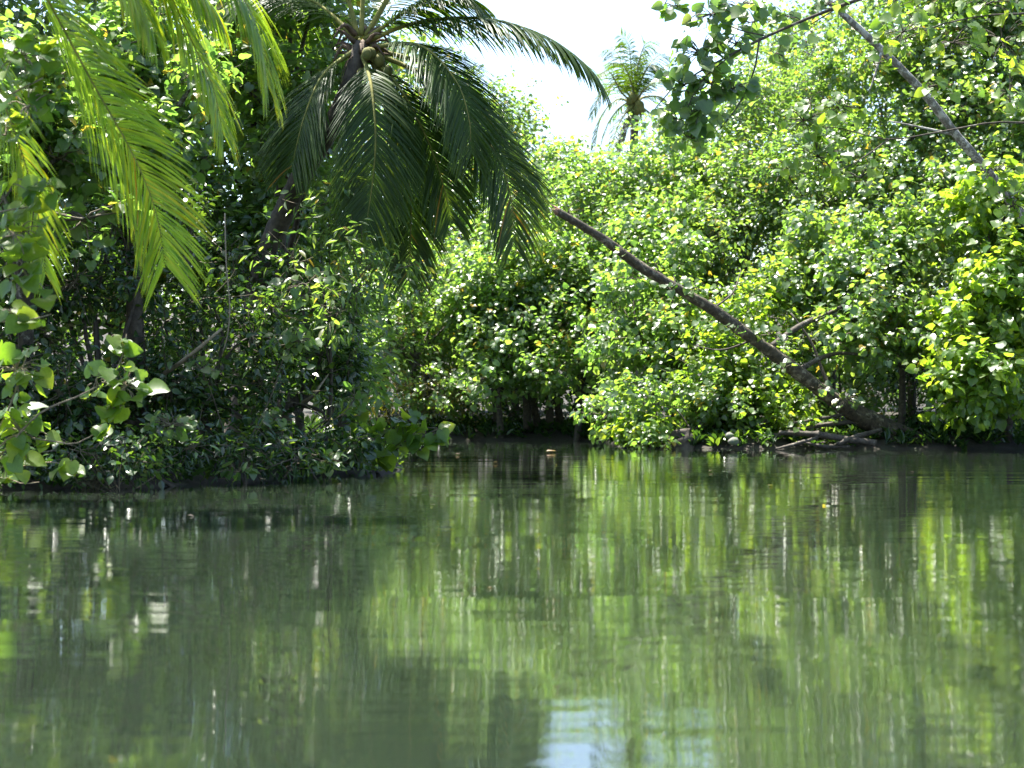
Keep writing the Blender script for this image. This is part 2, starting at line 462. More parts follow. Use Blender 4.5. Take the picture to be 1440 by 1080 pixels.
def tree(name, label, base, lobes, mat, shape, size, dens=14.0, nleaf=9, cat='tree', group=None, singles=120,
         trunk_r=0.13, bark='bark', droop=0.35, up=0.62, spread=0.5, twig_len=0.45, limbs=True, lean=None):
    bx_, by_ = base
    origin = np.array([bx_, by_, gz(bx_, by_) - 0.05])
    wood, twigs = MB(), MB()
    C, O = [], []
    for c, r in lobes:
        area = 4 * math.pi * ((r[0] * r[1] + r[0] * r[2] + r[1] * r[2]) / 3)
        k = max(5, int(0.8 * dens * area * random.uniform(.45, 1.6)))
        d = norm(rng.normal(size=(k, 3)))
        q = rng.uniform(0.0, 1.0, k) ** 0.38
        q = q + (rng.uniform(0, 1, k) < .16) * rng.uniform(.1, .55, k)
        C.append(c + d * r * (0.05 + 1.1 * q)[:, None])
        O.append(norm(d + 0.35 * UP + rng.normal(0, .25, (k, 3))))
    C, O = np.concatenate(C), np.concatenate(O)
    keep = C[:, 2] > np.maximum(0.06, 0.0)
    C, O = C[keep], O[keep]
    n = len(C)
    a1 = norm(np.cross(O, norm(rng.normal(size=(n, 3)))))
    a2 = np.cross(O, a1)
    th = np.arange(nleaf) * 2.4 + rng.uniform(0, .6, nleaf)
    t = (np.arange(nleaf) + 0.5) / nleaf
    rad = (np.cos(th)[None, :, None] * a1[:, None] + np.sin(th)[None, :, None] * a2[:, None])
    rad = norm(rad + rng.normal(0, .25, (n, nleaf, 3)))
    tl = twig_len * rng.uniform(.6, 1.3, n)
    pos = C[:, None] + O[:, None] * (tl[:, None] * (t[None] - 0.35))[..., None] + rad * size * rng.uniform(0.3, 1.0, (n, nleaf, 1))
    tip = norm(rad * 0.85 + O[:, None] * (0.25 + 0.5 * t[None, :, None]) - UP * droop + rng.normal(0, .25, (n, nleaf, 3)))
    nr = norm(UP * up + O[:, None] * 0.5 + rad * 0.25 + rng.normal(0, spread, (n, nleaf, 3)))
    pos, tip, nr = pos.reshape(-1, 3), tip.reshape(-1, 3), nr.reshape(-1, 3)
    x, y, z = leaf_frames(nr, tip)
    N = len(pos)
    tint = np.clip(np.repeat(rng.normal(0, .14, n), nleaf) + rng.beta(2.0, 2.0, N), 0, 1) * 0.999
    d = dict(pos=pos, x=x, y=y, z=z, size=size * rng.uniform(0.6, 1.2, N), tint=tint)
    d['size'][pos[:, 2] < 0.12] *= 0.7
    # wood: trunk to the crown, a limb into every lobe, branchlets to a share of the sprigs
    if limbs:
        cc = np.mean([l_[0] for l_ in lobes], 0)
        zmin = min(l_[0][2] for l_ in lobes)
        top = np.array([cc[0] * .7 + bx_ * .3, cc[1] * .7 + by_ * .3, max(origin[2] + .5, zmin * .5 + cc[2] * .5)])
        mid = (origin + top) / 2 + np.array([random.uniform(-.2, .2), random.uniform(-.15, .15), 0])
        tube(wood, [origin, mid, top], trunk_r, trunk_r * .6, 8, 12, rough=0.05)
        for c, r in lobes:
            st = mid + (top - mid) * random.uniform(0.0, 1.0)
            md = (st + c) / 2 + np.array([random.uniform(-.25, .25), random.uniform(-.2, .2), random.uniform(-.05, .3)])
            tube(wood, [st, md, c], trunk_r * .45, trunk_r * .14, 6, 9, rough=0.04)
            near = np.argsort(np.linalg.norm(C - c, axis=1) + rng.uniform(0, .6, n))[:10]
            for k in near:
                tube(twigs, [c, (c + C[k]) / 2 + rng.normal(0, .05, 3), C[k] + O[k] * .1], trunk_r * .12, 0.006, 4, 5, cap=False)
    for k in range(0, n, 2):
        A = C[k] - O[k] * tl[k] * .6; B = C[k] + O[k] * tl[k] * .65
        tube(twigs, [A, B], 0.009, 0.004, 3, 2, cap=False)
    root = thing(name, origin, label, cat, group)
    if wood.n: wood.build('trunk', M[bark], root, origin)
    if twigs.n: twigs.build('twigs', M['twig'], root, origin, kind='stuff')
    TREES.append(dict(root=root, origin=origin, d=d, mat=M[mat], shape=shape, singles=singles))
    return root

# ------------------------------------------------------------------ palms
def leaflet_strip(base, d0, T, L, w, droop, nseg=5, fold=0.35):
    prof = np.interp(np.linspace(0, 1, nseg + 1), [0, .12, .4, .75, 1], [.45, .9, 1, .7, .04]) * w
    p, d_ = np.array(base), norm(d0)
    Vs = []
    for k in range(nseg + 1):
        wd = norm(T - d_ * np.dot(T, d_)); nn = np.cross(wd, d_)
        Vs += [p - wd * prof[k] + nn * prof[k] * fold, p.copy(), p + wd * prof[k] + nn * prof[k] * fold]
        d_ = norm(d_ + np.array([0, 0, -1]) * droop / nseg)
        p = p + d_ * L / nseg
    k = np.arange(nseg)[:, None] * 3
    Q = np.concatenate([k + np.array([[0, 1, 4, 3]]), k + np.array([[1, 2, 5, 4]])])
    return np.array(Vs), Q

def frond(root, origin, ctrl, U0, U1, nl=60, L=0.95, w=0.022, droop=0.9, mat='frond', single=False, r0=0.035,
          start=0.16, ang=0.75, tip_tint=0.0, rmat='rachis', nseg=5, split=0.04, name='frond'):
    pts = np.array([P(*c) for c in ctrl])
    C, length = spline(pts, 60)
    T = norm(np.gradient(C, axis=0))
    mb = MB()
    tube(mb, C[::4], [r0, r0 * .6, r0 * .35, r0 * .12], None, 6, 40)
    fr = mb.build(name, M[rmat], root, origin)
    U0, U1 = np.array(U0, float), np.array(U1, float)
    lm = MB()
    for k in range(nl):
        t = start + (1 - start) * (k + 0.5) / nl
        f = t * 59; i = int(f); q = f - i
        j = min(i + 1, 59)
        b, tt = C[i] * (1 - q) + C[j] * q, norm(T[i] * (1 - q) + T[j] * q)
        U = U0 * (1 - t) + U1 * t
        U = norm(U - tt * np.dot(U, tt)); S = np.cross(tt, U)
        ll = L * np.interp(t, [start, .3, .55, .8, 1.0], [.55, .95, 1.0, .8, .42])
        for sgn in (-1, 1):
            if random.random() < split: continue
            fw = ang + 0.55 * max(0, t - .6)
            d0 = S * sgn * random.uniform(.85, 1.05) + tt * fw * random.uniform(.85, 1.15) + U * random.uniform(.05, .3)
            V, Q = leaflet_strip(b, d0, tt, ll * random.uniform(.86, 1.08), w * random.uniform(.85, 1.15) * (0.7 + .3 * ll / L), droop * random.uniform(.75, 1.25), nseg)
            ti = min(.999, max(0, random.betavariate(2, 3) + tip_tint * (t - .4)))
            if single:
                me = make_mesh('leaflet', V - b, [Q], np.full(len(V), ti), True)
                me.materials.append(M[mat])
                o = bpy.data.objects.new('leaflet', me)
                o.parent = fr; o.location = b - origin
                COL.objects.link(o)
            else:
                lm.add(V, [Q], ti)
    if lm.n: lm.build('leaflets', M[mat], fr, origin, kind='stuff')
    return fr

def palm_trunk(root, origin, pts, r0, r1):
    mb = MB()
    tube(mb, pts, r0, r1, 12, 70, rough=0.025, ring=0.05)
    return mb.build('trunk', M['bark_palm'], root, origin)

def nut(root, origin, c, r):
    mb = MB()
    nu, nv = 10, 7
    th = np.linspace(0, 2 * math.pi, nu, endpoint=False); ph = np.linspace(0.12, math.pi - 0.12, nv)
    V = [(math.sin(p_) * math.cos(t_) * r * (1 + .06 * math.cos(3 * t_)), math.sin(p_) * math.sin(t_) * r * (1 + .06 * math.cos(3 * t_)), -math.cos(p_) * r * 1.3) for p_ in ph for t_ in th]
    Q = [(i * nu + j, i * nu + (j + 1) % nu, (i + 1) * nu + (j + 1) % nu, (i + 1) * nu + j) for i in range(nv - 1) for j in range(nu)]
    mb.add(np.array(V) + c, [np.array(Q), np.array([list(range(nu))[::-1], [(nv - 1) * nu + j for j in range(nu)]])])
    return mb.build('coconut', M['nut'], root, origin)

# --- the large palm that leans out of the left bank
bxy = P(330, 600, 29.0)
org = np.array([bxy[0], bxy[1], gz(bxy[0], bxy[1]) - .1])
big = thing('coconut_palm', org, 'large coconut palm with dark drooping fronds leaning from the left bank over the river', 'palm')
palm_trunk(big, org, [org, P(365, 400, 28.8), P(415, 265, 28.5), P(465, 180, 28.2), P(495, 110, 28.0), P(508, 60, 28.0)], 0.24, 0.13)
D = 28.0
fr_list = [
    ([(512, 60, D), (585, 32, 27.7), (680, 26, 27.2), (765, 50, 27.0), (825, 92, 27), (848, 124, 27)], (0, 0, 1), (.5, -.2, .8), .80, 1.3, 72),
    ([(520, 66, D), (590, 64, 27.2), (640, 112, 26.7), (659, 165, 26.5), (663, 215, 26.5)], (.2, -.2, 1), (.55, -.8, .1), 1.05, .8, 66),
    ([(522, 72, D), (620, 120, 27.8), (690, 205, 27.6), (718, 275, 27.6), (722, 345, 27.6)], (.4, -.3, .8), (.5, -.85, 0), 1.05, .8, 70),
    ([(522, 68, D), (640, 106, 28.4), (705, 190, 28.6), (740, 245, 28.6), (756, 285, 28.6)], (.4, 0, .9), (.75, -.5, .2), .9, 1.0, 66),
    ([(508, 72, D), (522, 120, 27.2), (528, 190, 26.9), (524, 255, 26.9), (514, 322, 26.9)], (.1, -.5, .9), (.1, -1, 0), .95, .75, 74),
    ([(520, 80, D), (562, 180, 28.2), (577, 280, 28.2), (577, 340, 28.2), (574, 395, 28.2)], (.5, -.5, .6), (.3, -.95, 0), .85, .8, 64),
    ([(516, 76, D), (558, 118, 27.6), (598, 190, 27.4), (622, 255, 27.4), (634, 310, 27.4)], (.4, -.4, .8), (.5, -.85, .1), .9, .8, 60),
    ([(500, 70, D), (455, 105, 27.7), (428, 165, 27.5), (410, 235, 27.5)], (-.3, -.3, .9), (-.5, -.85, 0), .95, .8, 60),
    ([(512, 56, D), (590, 6, 27.6), (650, -6, 27.3), (690, 28, 27.2)], (0, 0, 1), (.5, -.2, .8), .7, 1.2, 56),
    ([(502, 54, D), (440, 2, 28.4), (372, -12, 28.8), (318, 30, 29)], (0, 0, 1), (-.5, -.2, .8), .85, 1.2, 56),
    ([(508, 50, D), (516, -80, 28.0), (545, -175, 27.9), (610, -215, 27.8)], (-.5, -.2, .6), (0, -.2, 1), .85, .9, 56),
    ([(504, 50, D), (470, -60, 28.1), (415, -140, 28.2), (340, -150, 28.3)], (.4, -.2, .7), (0, -.2, 1), .85, .9, 56),
    ([(514, 52, D), (565, -25, 29.4), (625, -60, 30.8), (690, -30, 32)], (0, 0, 1), (.4, 0, .9), .85, 1.1, 56),
    ([(514, 50, D), (600, -85, 28), (690, -110, 28), (775, -60, 28)], (-.2, 0, 1), (.4, 0, .9), .85, 1.1, 56),
    ([(505, 60, D), (490, 30, 29.5), (440, 20, 31), (390, 80, 32)], (0, 0, 1), (-.4, .4, .8), .85, 1.0, 50),
]
for k, (c, u0, u1, L_, dr, nl_) in enumerate(fr_list):
    frond(big, org, c, u0, u1, nl=int(nl_ * 1.9), L=L_ * 1.4, ang=.85, droop=dr * .9, w=0.017, tip_tint=.5 if k in (2, 5) else .15, r0=.045)
for k in range(9):
    an = k * 2.4
    c = P(527 + random.uniform(-20, 26), 84 + random.uniform(-12, 20), 27.75 + .18 * math.sin(an))
    nut(big, org, c, 0.085 * random.uniform(.85, 1.15))
mb = MB()
for k in range(26):          # fibre sheaths and old leaf bases round the crown
    an = random.uniform(0, 6.28); h = random.uniform(-.25, .35)
    c = P(508, 66, D) + np.array([.13 * math.cos(an), .13 * math.sin(an), h])
    tube(mb, [c, c + np.array([.18 * math.cos(an), .18 * math.sin(an), .12]), c + np.array([.34 * math.cos(an), .34 * math.sin(an), random.uniform(-.25, .2)])], .05, .012, 5, 6, rough=.1)
mb.build('leaf_bases', M['fibre'], big, org, kind='stuff')
mb = MB()
for k in range(7):
    an = random.uniform(0, 6.28); c = P(515, 80, D)
    tube(mb, [c, c + np.array([.3 * math.cos(an), .3 * math.sin(an), -.05]), c + np.array([.45 * math.cos(an), .45 * math.sin(an), -.55])], .014, .005, 4, 8)
mb.build('flower_stalks', M['fibre'], big, org, kind='stuff')

# --- the near palm on the left, whose crown hangs in from above
bxy = P(-330, 700, 20.4)
org = np.array([bxy[0], bxy[1], gz(bxy[0], bxy[1]) - .1])
near = thing('coconut_palm', org, 'near coconut palm with sunlit yellow-green fronds hanging in front of the left jungle', 'palm')
palm_trunk(near, org, [org, P(-270, 420, 19.8), P(-150, 40, 19.2), P(-50, -180, 18.9)], 0.22, 0.13)
crown = (-45, -190, 18.8)
frond(near, org, [crown, (40, -50, 18.3), (128, 112, 17.9), (186, 215, 17.6), (220, 300, 17.5), (232, 372, 17.5)], (.6, .2, .8), (.3, .85, .3), nl=148, L=1.35, w=.015, ang=.85, droop=.42, mat='frond_near', single=True, tip_tint=.3, split=.05)
frond(near, org, [crown, (-40, -30, 18.0), (0, 125, 17.6), (34, 225, 17.5), (55, 310, 17.5), (64, 385, 17.5)], (.6, .2, .7), (.5, .8, .2), nl=110, L=.95, w=.015, ang=.95, droop=.8, mat='frond_near', tip_tint=.25, split=.06)
for c, u0, u1, L_, dr in [
    ([crown, (80, -150, 19.4), (205, -60, 19.7), (268, 55, 19.8), (300, 125, 19.8), (314, 190, 19.8)], (.3, 0, .95), (.85, -.3, .3), .85, 1.0),
    ([crown, (110, -200, 18.6), (265, -95, 18.3), (340, -5, 18.2), (366, 55, 18.2), (376, 120, 18.2)], (.2, 0, 1), (.9, -.2, .3), .95, 1.0),
    ([crown, (30, -205, 19.4), (150, -125, 19.6), (235, -70, 19.6), (300, 10, 19.6)], (.1, 0, 1), (.6, 0, .7), 1.05, 1.3),
    ([crown, (20, -180, 17.9), (110, -100, 17.4), (180, -30, 17.3), (215, 40, 17.3)], (.2, 0, 1), (.6, -.2, .7), .95, 1.3),
    ([crown, (-70, -120, 18.0), (-90, 40, 17.6), (-85, 220, 17.5)], (-.2, -.5, .8), (-.2, -.9, .1), .9, .8),
    ([crown, (-150, -280, 18.8), (-290, -230, 18.8), (-400, -90, 18.8)], (0, 0, 1), (-.6, 0, .7), .9, 1.0),
    ([crown, (-60, -330, 19.8), (-80, -400, 21), (-110, -330, 22.5)], (0, 0, 1), (0, .5, .8), .9, 1.0),
    ([crown, (30, -340, 18.8), (150, -420, 18.8), (290, -390, 18.8)], (-.3, 0, 1), (.3, 0, 1), .9, 1.0)]:
    frond(near, org, c, u0, u1, nl=140, L=L_ * 1.3, w=.015, ang=.95, droop=dr, mat='frond_near', tip_tint=.2, split=.05)

# --- the far palm above the canopy
bxy = P(893, 540, 76)
org = np.array([bxy[0], bxy[1], gz(bxy[0], bxy[1]) - .1])
far = thing('coconut_palm', org, 'distant coconut palm with a full round crown rising against the sky above the trees', 'palm')
DF = 76.0
palm_trunk(far, org, [org, P(884, 400, DF), P(890, 250, DF), P(893, 148, DF)], .30, .17)
cf = (893, 146, DF)
far_list = [[(870, 118), (846, 132), (831, 165)], [(868, 140), (845, 165), (834, 212)], [(874, 130), (856, 100), (838, 108)], [(880, 110), (866, 72), (846, 72)],
            [(888, 100), (884, 64), (872, 48)], [(896, 100), (905, 66), (920, 56)], [(904, 108), (926, 78), (948, 84)], [(908, 124), (936, 110), (956, 134)],
            [(908, 136), (934, 140), (948, 178)], [(902, 150), (922, 170), (930, 214)], [(882, 156), (868, 180), (858, 218)], [(898, 152), (906, 190), (908, 226)],
            [(888, 118), (876, 92), (856, 88)], [(900, 116), (914, 92), (934, 98)], [(876, 148), (856, 172), (846, 200)]]
for k, pts in enumerate(far_list):
    dd = 3.0 * math.sin(k * 2.4)
    c = [cf] + [(p_[0], p_[1], DF + dd * (i + 1) / 3) for i, p_ in enumerate(pts)]
    sgn = np.sign(pts[-1][0] - 893)
    frond(far, org, c, (0, -.3, 1), (.6 * sgn, -.5, .5), nl=36, L=1.0, w=.028, droop=1.0, nseg=3, r0=.07)
frond(far, org, [cf, (880, 175, DF - .5), (872, 200, DF - .6), (868, 222, DF - .6)], (0, -1, .3), (0, -1, 0), nl=26, L=.4, w=.03, droop=1.4, mat='dry', rmat='fibre', nseg=3, r0=.07)
for k in range(10):
    nut(far, org, P(892 + random.uniform(-10, 10), 148 + random.uniform(-10, 8), DF - .35), .17)

# ------------------------------------------------------------------ trees
SKY = ([480, 560, 640, 690, 720, 760, 800, 850, 880, 930, 965, 1000, 1060, 1130, 1200, 1300, 1500], [50, 50, 80, 122, 138, 176, 212, 240, 230, 208, 150, 90, 40, 0, -40, -70, -80])
def base_at(px, D): q = P(px, 560, D); return (q[0], q[1])

canopy = 'broadleaf trees of the far bank canopy'
# back row, behind everything
for x0, x1, Db, lb in [(430, 640, 60, 'tall pale-green tree behind the drooping fronds of the large palm'),
                       (620, 800, 60, 'broad tree whose crown borders the sky gap beside the large palm'),
                       (780, 960, 62, 'broad tree forming the low skyline under the distant palm'),
                       (940, 1130, 60, 'tall tree on the skyline behind the overhanging leafy branch'),
                       (1110, 1300, 58, 'tall tree behind the speckled slanting trunk, filling the upper canopy'),
                       (1280, 1500, 56, 'tall tree in the back of the canopy, beyond the speckled trunk base')]:
    tree('broadleaf_tree', lb, base_at((x0 + x1) / 2, Db), lobes_px(x0, x1, np.interp((x0 + x1) / 2, *SKY), 560, Db - 2, Db + 2, 78, 62, sky=SKY), 'mid', 'oval', .19, dens=7.5, nleaf=8, singles=0, group=canopy, trunk_r=.2)
# middle row
mid_row = [(540, 670, 190, 500, 51.5, 57, 'bright', 'leafy tree seen between the hanging fronds of the large palm'),
           (660, 790, 165, 430, 51.5, 57, 'bright', 'sunlit tree just past the tips of the large palm fronds'),
           (775, 900, 225, 420, 49, 53, 'bright', 'sunlit tree above the broken end of the leaning trunk'),
           (885, 1010, 205, 420, 47, 52, 'bright', 'sunlit tree below the distant palm, above the leaning trunk'),
           (990, 1120, 110, 400, 46, 52, 'mid', 'glossy sunlit tree below the tip of the overhanging branch'),
           (1100, 1235, 60, 380, 45, 51, 'bright', 'sunlit tree crossed by the upper end of the speckled trunk'),
           (1215, 1350, -20, 360, 45, 50, 'mid', 'leafy tree behind the lower half of the speckled trunk'),
           (1335, 1500, -60, 360, 44, 49, 'mid', 'shaded leafy tree behind the base of the speckled trunk')]
for x0, x1, y0, y1, D0, D1, mt, lb in mid_row:
    tree('broadleaf_tree', lb, base_at((x0 + x1) / 2, D0 + 1), lobes_px(x0, x1, y0, y1, D0, D1, 66, 54, sky=SKY), mt, random.choice(['heart', 'heart', 'oval']), random.uniform(.125, .185), dens=8.5, nleaf=9, singles=110, group=canopy)
# front row along the far bank
front_row = [(520, 650, 350, 550, 48.4, 51.5, 'bright', 'dim tree on the far bank below the hanging palm fronds', .19),
             (640, 770, 370, 545, 47.4, 51.0, 'bright', 'leafy tree overhanging the dark trunks of the far bank', .20),
             (750, 870, 330, 560, 46.6, 50.5, 'bright', 'leafy tree over the far bank beneath the broken trunk end', .21),
             (860, 985, 360, 585, 43.5, 46, 'bright', 'bushy tree trailing to the water under the leaning trunk', .20),
             (975, 1110, 420, 600, 42.2, 44, 'young', 'translucent green bushy tree beneath the middle of the leaning trunk', .19),
             (1090, 1225, 320, 500, 43.5, 45, 'mid', 'tree spreading above the lower part of the leaning trunk', .20),
             (1200, 1335, 280, 500, 40.8, 44.0, 'mid', 'tree whose crown roofs the dark hollow by the leaning trunk', .20),
             (1345, 1490, 240, 540, 39.6, 42, 'young', 'bright tree with large translucent leaves at the side of the dark hollow', .24)]
for x0, x1, y0, y1, D0, D1, mt, lb, sz in front_row:
    tree('broadleaf_tree', lb, base_at((x0 + x1) / 2, D0 + 1.2), lobes_px(x0, x1, y0, y1, D0, D1, 60, 46), mt, 'heart', sz * random.uniform(.72, .98), dens=8.5, nleaf=9, singles=150, group='broadleaf trees at the edge of the far bank', trunk_r=.10, twig_len=.5)
# dark hollow filling and bank shrubs
for x0, x1, y0, y1, D0, D1, mt, sh, sz, lb, dn in [
    (470, 620, 500, 605, 50.5, 51, 'dark', 'oval', .16, 'dark shrub on the far bank behind the big-leaved plant', 12),
    (505, 570, 545, 600, 49.4, 49.6, 'ochre', 'oval', .13, 'small yellowing shrub on the far bank behind the big-leaved plant', 14),
    (600, 668, 550, 600, 49.2, 49.4, 'ochre', 'oval', .13, 'ochre-tinged shrub beside the open dark bank', 14),
    (660, 780, 530, 610, 50.8, 51.2, 'dark', 'oval', .15, 'dark undergrowth shrub behind the trunk cluster on the far bank', 10),
    (780, 870, 540, 615, 49.2, 49.6, 'dark', 'oval', .16, 'dark shrub on the far bank beside the trunk cluster', 11),
    (850, 925, 594, 622, 41.0, 41.2, 'young', 'heart', .17, 'low bright bush dipping its leaves into the river', 20),
    (1330, 1520, 480, 606, 44.5, 45.0, 'dark', 'oval', .17, 'dim shrub deep behind the bright big-leaved tree', 12),
    (540, 720, 470, 600, 53.0, 53.6, 'mid', 'oval', .17, 'dim shrub deep behind the lone thin stem of the far bank', 10),
    (900, 1075, 556, 628, 40.6, 41.8, 'mid', 'heart', .17, 'low leafy bush beside the dark stump at the waterline', 14),
    (1040, 1130, 570, 622, 41.2, 41.6, 'bright', 'heart', .16, 'low leafy bush behind the fallen logs', 13),
    (1230, 1345, 490, 620, 42.6, 43, 'dark', 'lance', .22, 'black-green shrub filling the dark hollow', 11),
    (1310, 1440, 540, 622, 41.4, 41.8, 'dark', 'lance', .20, 'dark narrow-leaved shrub under the bright big-leaved tree', 15),
    (1130, 1240, 480, 600, 44.0, 44.4, 'mid', 'heart', .17, 'leafy bush seen behind the foot of the leaning trunk', 9)]:
    tree('bank_shrub', lb, base_at((x0 + x1) / 2, D0 + .4), lobes_px(x0, x1, y0, y1, D0, D1, 42, 30, jit=.7, skip=.34 if x1 - x0 > 150 and mt != 'dark' else .08), mt, sh, sz * .85, dens=dn * .8, nleaf=9, cat='shrub', singles=60, group='shrubs on the far bank', spread=.5, trunk_r=.04, twig_len=.35)
# left bank: tall trees added behind to shade it, dark narrow-leaved mass in front
for x0, x1, y0, y1, D0, D1, mt, sh, sz, lb, dn, sg in [
    (-260, 60, -420, 590, 31, 34, 'mid', 'oval', .22, 'tall added shade tree behind the crown of the near palm on the left bank', 6, 0),
    (40, 300, -380, 590, 33, 36, 'mid', 'oval', .22, 'tall added shade tree rising behind the sunlit palm fronds on the left bank', 6, 0),
    (280, 500, -320, 590, 34, 37, 'mid', 'oval', .22, 'tall added shade tree standing behind the leaning trunk of the large palm', 6, 0),
    (110, 290, 30, 250, 24.6, 26.5, 'bright', 'heart', .17, 'sunlit broad-leaved tree between the yellow frond and the hanging fronds', 10, 150),
    (325, 475, -60, 235, 28.9, 30.2, 'bright', 'heart', .17, 'sunlit broad-leaved tree left of the crown of the large palm', 10, 150),
    (-60, 110, 20, 300, 23.6, 25, 'bright', 'heart', .18, 'sunlit broad-leaved tree behind the near palm crown', 9, 100),
    (-180, 90, 290, 660, 23.6, 25.5, 'dark', 'oval', .15, 'dark thicket behind the heart-shaped leaves by the left bank', 12, 60),
    (60, 230, 280, 650, 24.2, 26, 'dark', 'oval', .14, 'dark glossy thicket below the tip of the yellow palm frond', 14, 120),
    (210, 370, 225, 650, 25.2, 27, 'dark', 'oval', .145, 'dark glossy tree with pointed leaves and a hanging vine', 14, 150),
    (340, 480, 300, 640, 26.8, 28.2, 'dark', 'oval', .15, 'leafy dark tree under the large palm, glinting in the sun', 13, 150),
    (385, 520, 275, 440, 26.4, 27.2, 'mid', 'lance', .2, 'sunlit sprays of drooping leaves below the large palm', 6, 150),
    (445, 525, 380, 590, 28.4, 29.2, 'bright', 'lance', .24, 'drooping narrow-leaved tree at the tip of the left bank', 17, 150)]:
    low = 600 < y1
    tree('jungle_tree' if low else 'broadleaf_tree', lb, base_at((x0 + x1) / 2, D0 + 1.0), lobes_px(x0, x1, y0, y1, D0, D1, 78 if y0 < -100 else 64, 62 if y0 < -100 else 46, jit=.75, skip=.24 if low else 0), mt, sh, sz, dens=dn, nleaf=9, singles=sg, trunk_r=.035 if sg == 150 and mt == 'mid' else .10 if low else .16,
         group='trees of the left bank', droop=.55 if sh == 'lance' else .35, twig_len=.4, spread=.5)
for x0, x1, y0, y1, D0, mt, sh, sz, lb in [
    (200, 290, 580, 664, 22.9, 'mid', 'lance', .15, 'small feathery bush catching the sun above the left waterline'),
    (30, 215, 610, 694, 22.2, 'dark', 'oval', .13, 'dark low bush at the waterline of the left bank'),
    (270, 410, 600, 686, 23.6, 'dark', 'lance', .16, 'dark low bush beside the feathery sunlit bush'),
    (390, 520, 600, 672, 26.0, 'dark', 'oval', .15, 'dark low bush behind the big-leaved plant of the point')]:
    tree('bank_shrub', lb, base_at((x0 + x1) / 2, D0 + .3), lobes_px(x0, x1, y0, y1, D0, D0 + .5, 40, 30, jit=.95, skip=.3), mt, sh, sz, dens=16, nleaf=9, cat='shrub', singles=60, group='shrubs on the left bank', trunk_r=.03, twig_len=.3)

# ------------------------------------------------------------------ branches with large single leaves
def sprays(name, label, origin, stems, clusters, mat, size, cat, bark='twig', trunks=(), normal_bias=(-.2, -.5, .75)):
    """stems: list of (ctrl, r0, r1); clusters: (px, py, D, rx, ry, count): leaves in hanging sprays"""
    origin = np.asarray(origin, float)
    root = thing(name, origin, label, cat)
    for c, r0, r1 in stems:
        mb = MB(); tube(mb, [P(*q) for q in c], r0, r1, 7, None, rough=.04)
        mb.build('stem', M[bark], root, origin)
    d = dict(pos=[], n=[], t=[], size=[])
    tw = MB()
    for px, py, D_, rx, ry, cnt in clusters:
        cpt = P(px, py, D_)
        m = D_ / FPX
        for k in range(cnt):
            a_ = random.uniform(0, 6.283); q = math.sqrt(random.random())
            off = np.array([math.cos(a_) * rx * q * m, random.uniform(-.5, .5) * (rx + ry) * .5 * m, math.sin(a_) * ry * q * m])
            p = cpt + off
            t_ = norm(np.array([off[0] * 1.2, -.25 + random.gauss(0, .4), -.55 * rx * m + off[2] * .3]) + np.array([random.gauss(0, .2), 0, random.gauss(0, .15)]))
            n_ = norm(np.array(normal_bias) + np.array([off[0] * .8, 0, 0]) + rng.normal(0, .42, 3))
            d['pos'].append(p); d['n'].append(n_); d['t'].append(t_); d['size'].append(size * random.uniform(.6, 1.15))
            st = cpt + off * .35 + np.array([0, 0, .1 * ry * m])
            tube(tw, [st, (st + p) / 2 + np.array([0, 0, .03]), p], .007, .004, 4, 4, cap=False)
            if k % 3 == 0: tube(tw, [cpt, st], .011, .007, 4, 3, cap=False)
    tw.build('twigs', M[bark], root, origin, kind='stuff')
    for k in ('pos', 'n', 't', 'size'): d[k] = np.array(d[k])
    d['x'], d['y'], d['z'] = leaf_frames(d['n'], d['t'])
    for i in range(len(d['pos'])): single_leaf(d, i, 'heart', M[mat], root, origin)
    return root

q = P(-60, 720, 21.6)
sprays('heart_leaf_shrub', 'shrub of big heart-shaped leaves reaching out low over the left waterline', (q[0], q[1], gz(q[0], q[1])),
       [([(-60, 690, 21.6), (0, 640, 20.4), (55, 582, 20), (115, 555, 19.8), (160, 530, 19.8)], .022, .008),
        ([(-60, 690, 21.6), (0, 600, 20.5), (25, 540, 20.2), (40, 490, 20.2)], .022, .008),
        ([(-50, 690, 21.6), (10, 620, 20.5), (70, 620, 20.2), (105, 624, 20), (140, 606, 20)], .02, .006),
        ([(-50, 690, 21.6), (0, 672, 20.8), (30, 680, 20.6), (55, 678, 20.6)], .02, .006),
        ([(-50, 700, 21.6), (20, 660, 20.8), (70, 650, 20.4), (95, 655, 20.2)], .016, .005),
        ([(160, 530, 19.8), (172, 500, 19.8), (178, 470, 19.8)], .009, .005)],
       [(22, 520, 20.2, 40, 42, 30), (30, 610, 20.3, 42, 40, 32), (10, 655, 20.6, 30, 24, 8), (168, 480, 19.8, 18, 18, 7), (135, 535, 19.8, 26, 24, 9), (175, 545, 19.8, 34, 34, 26), (165, 575, 19.8, 14, 16, 4), (146, 605, 20, 14, 9, 5), (100, 655, 20.2, 15, 8, 4)],
       'young', .235, 'shrub', 'twig_pale')
q = P(-260, 700, 21.2)
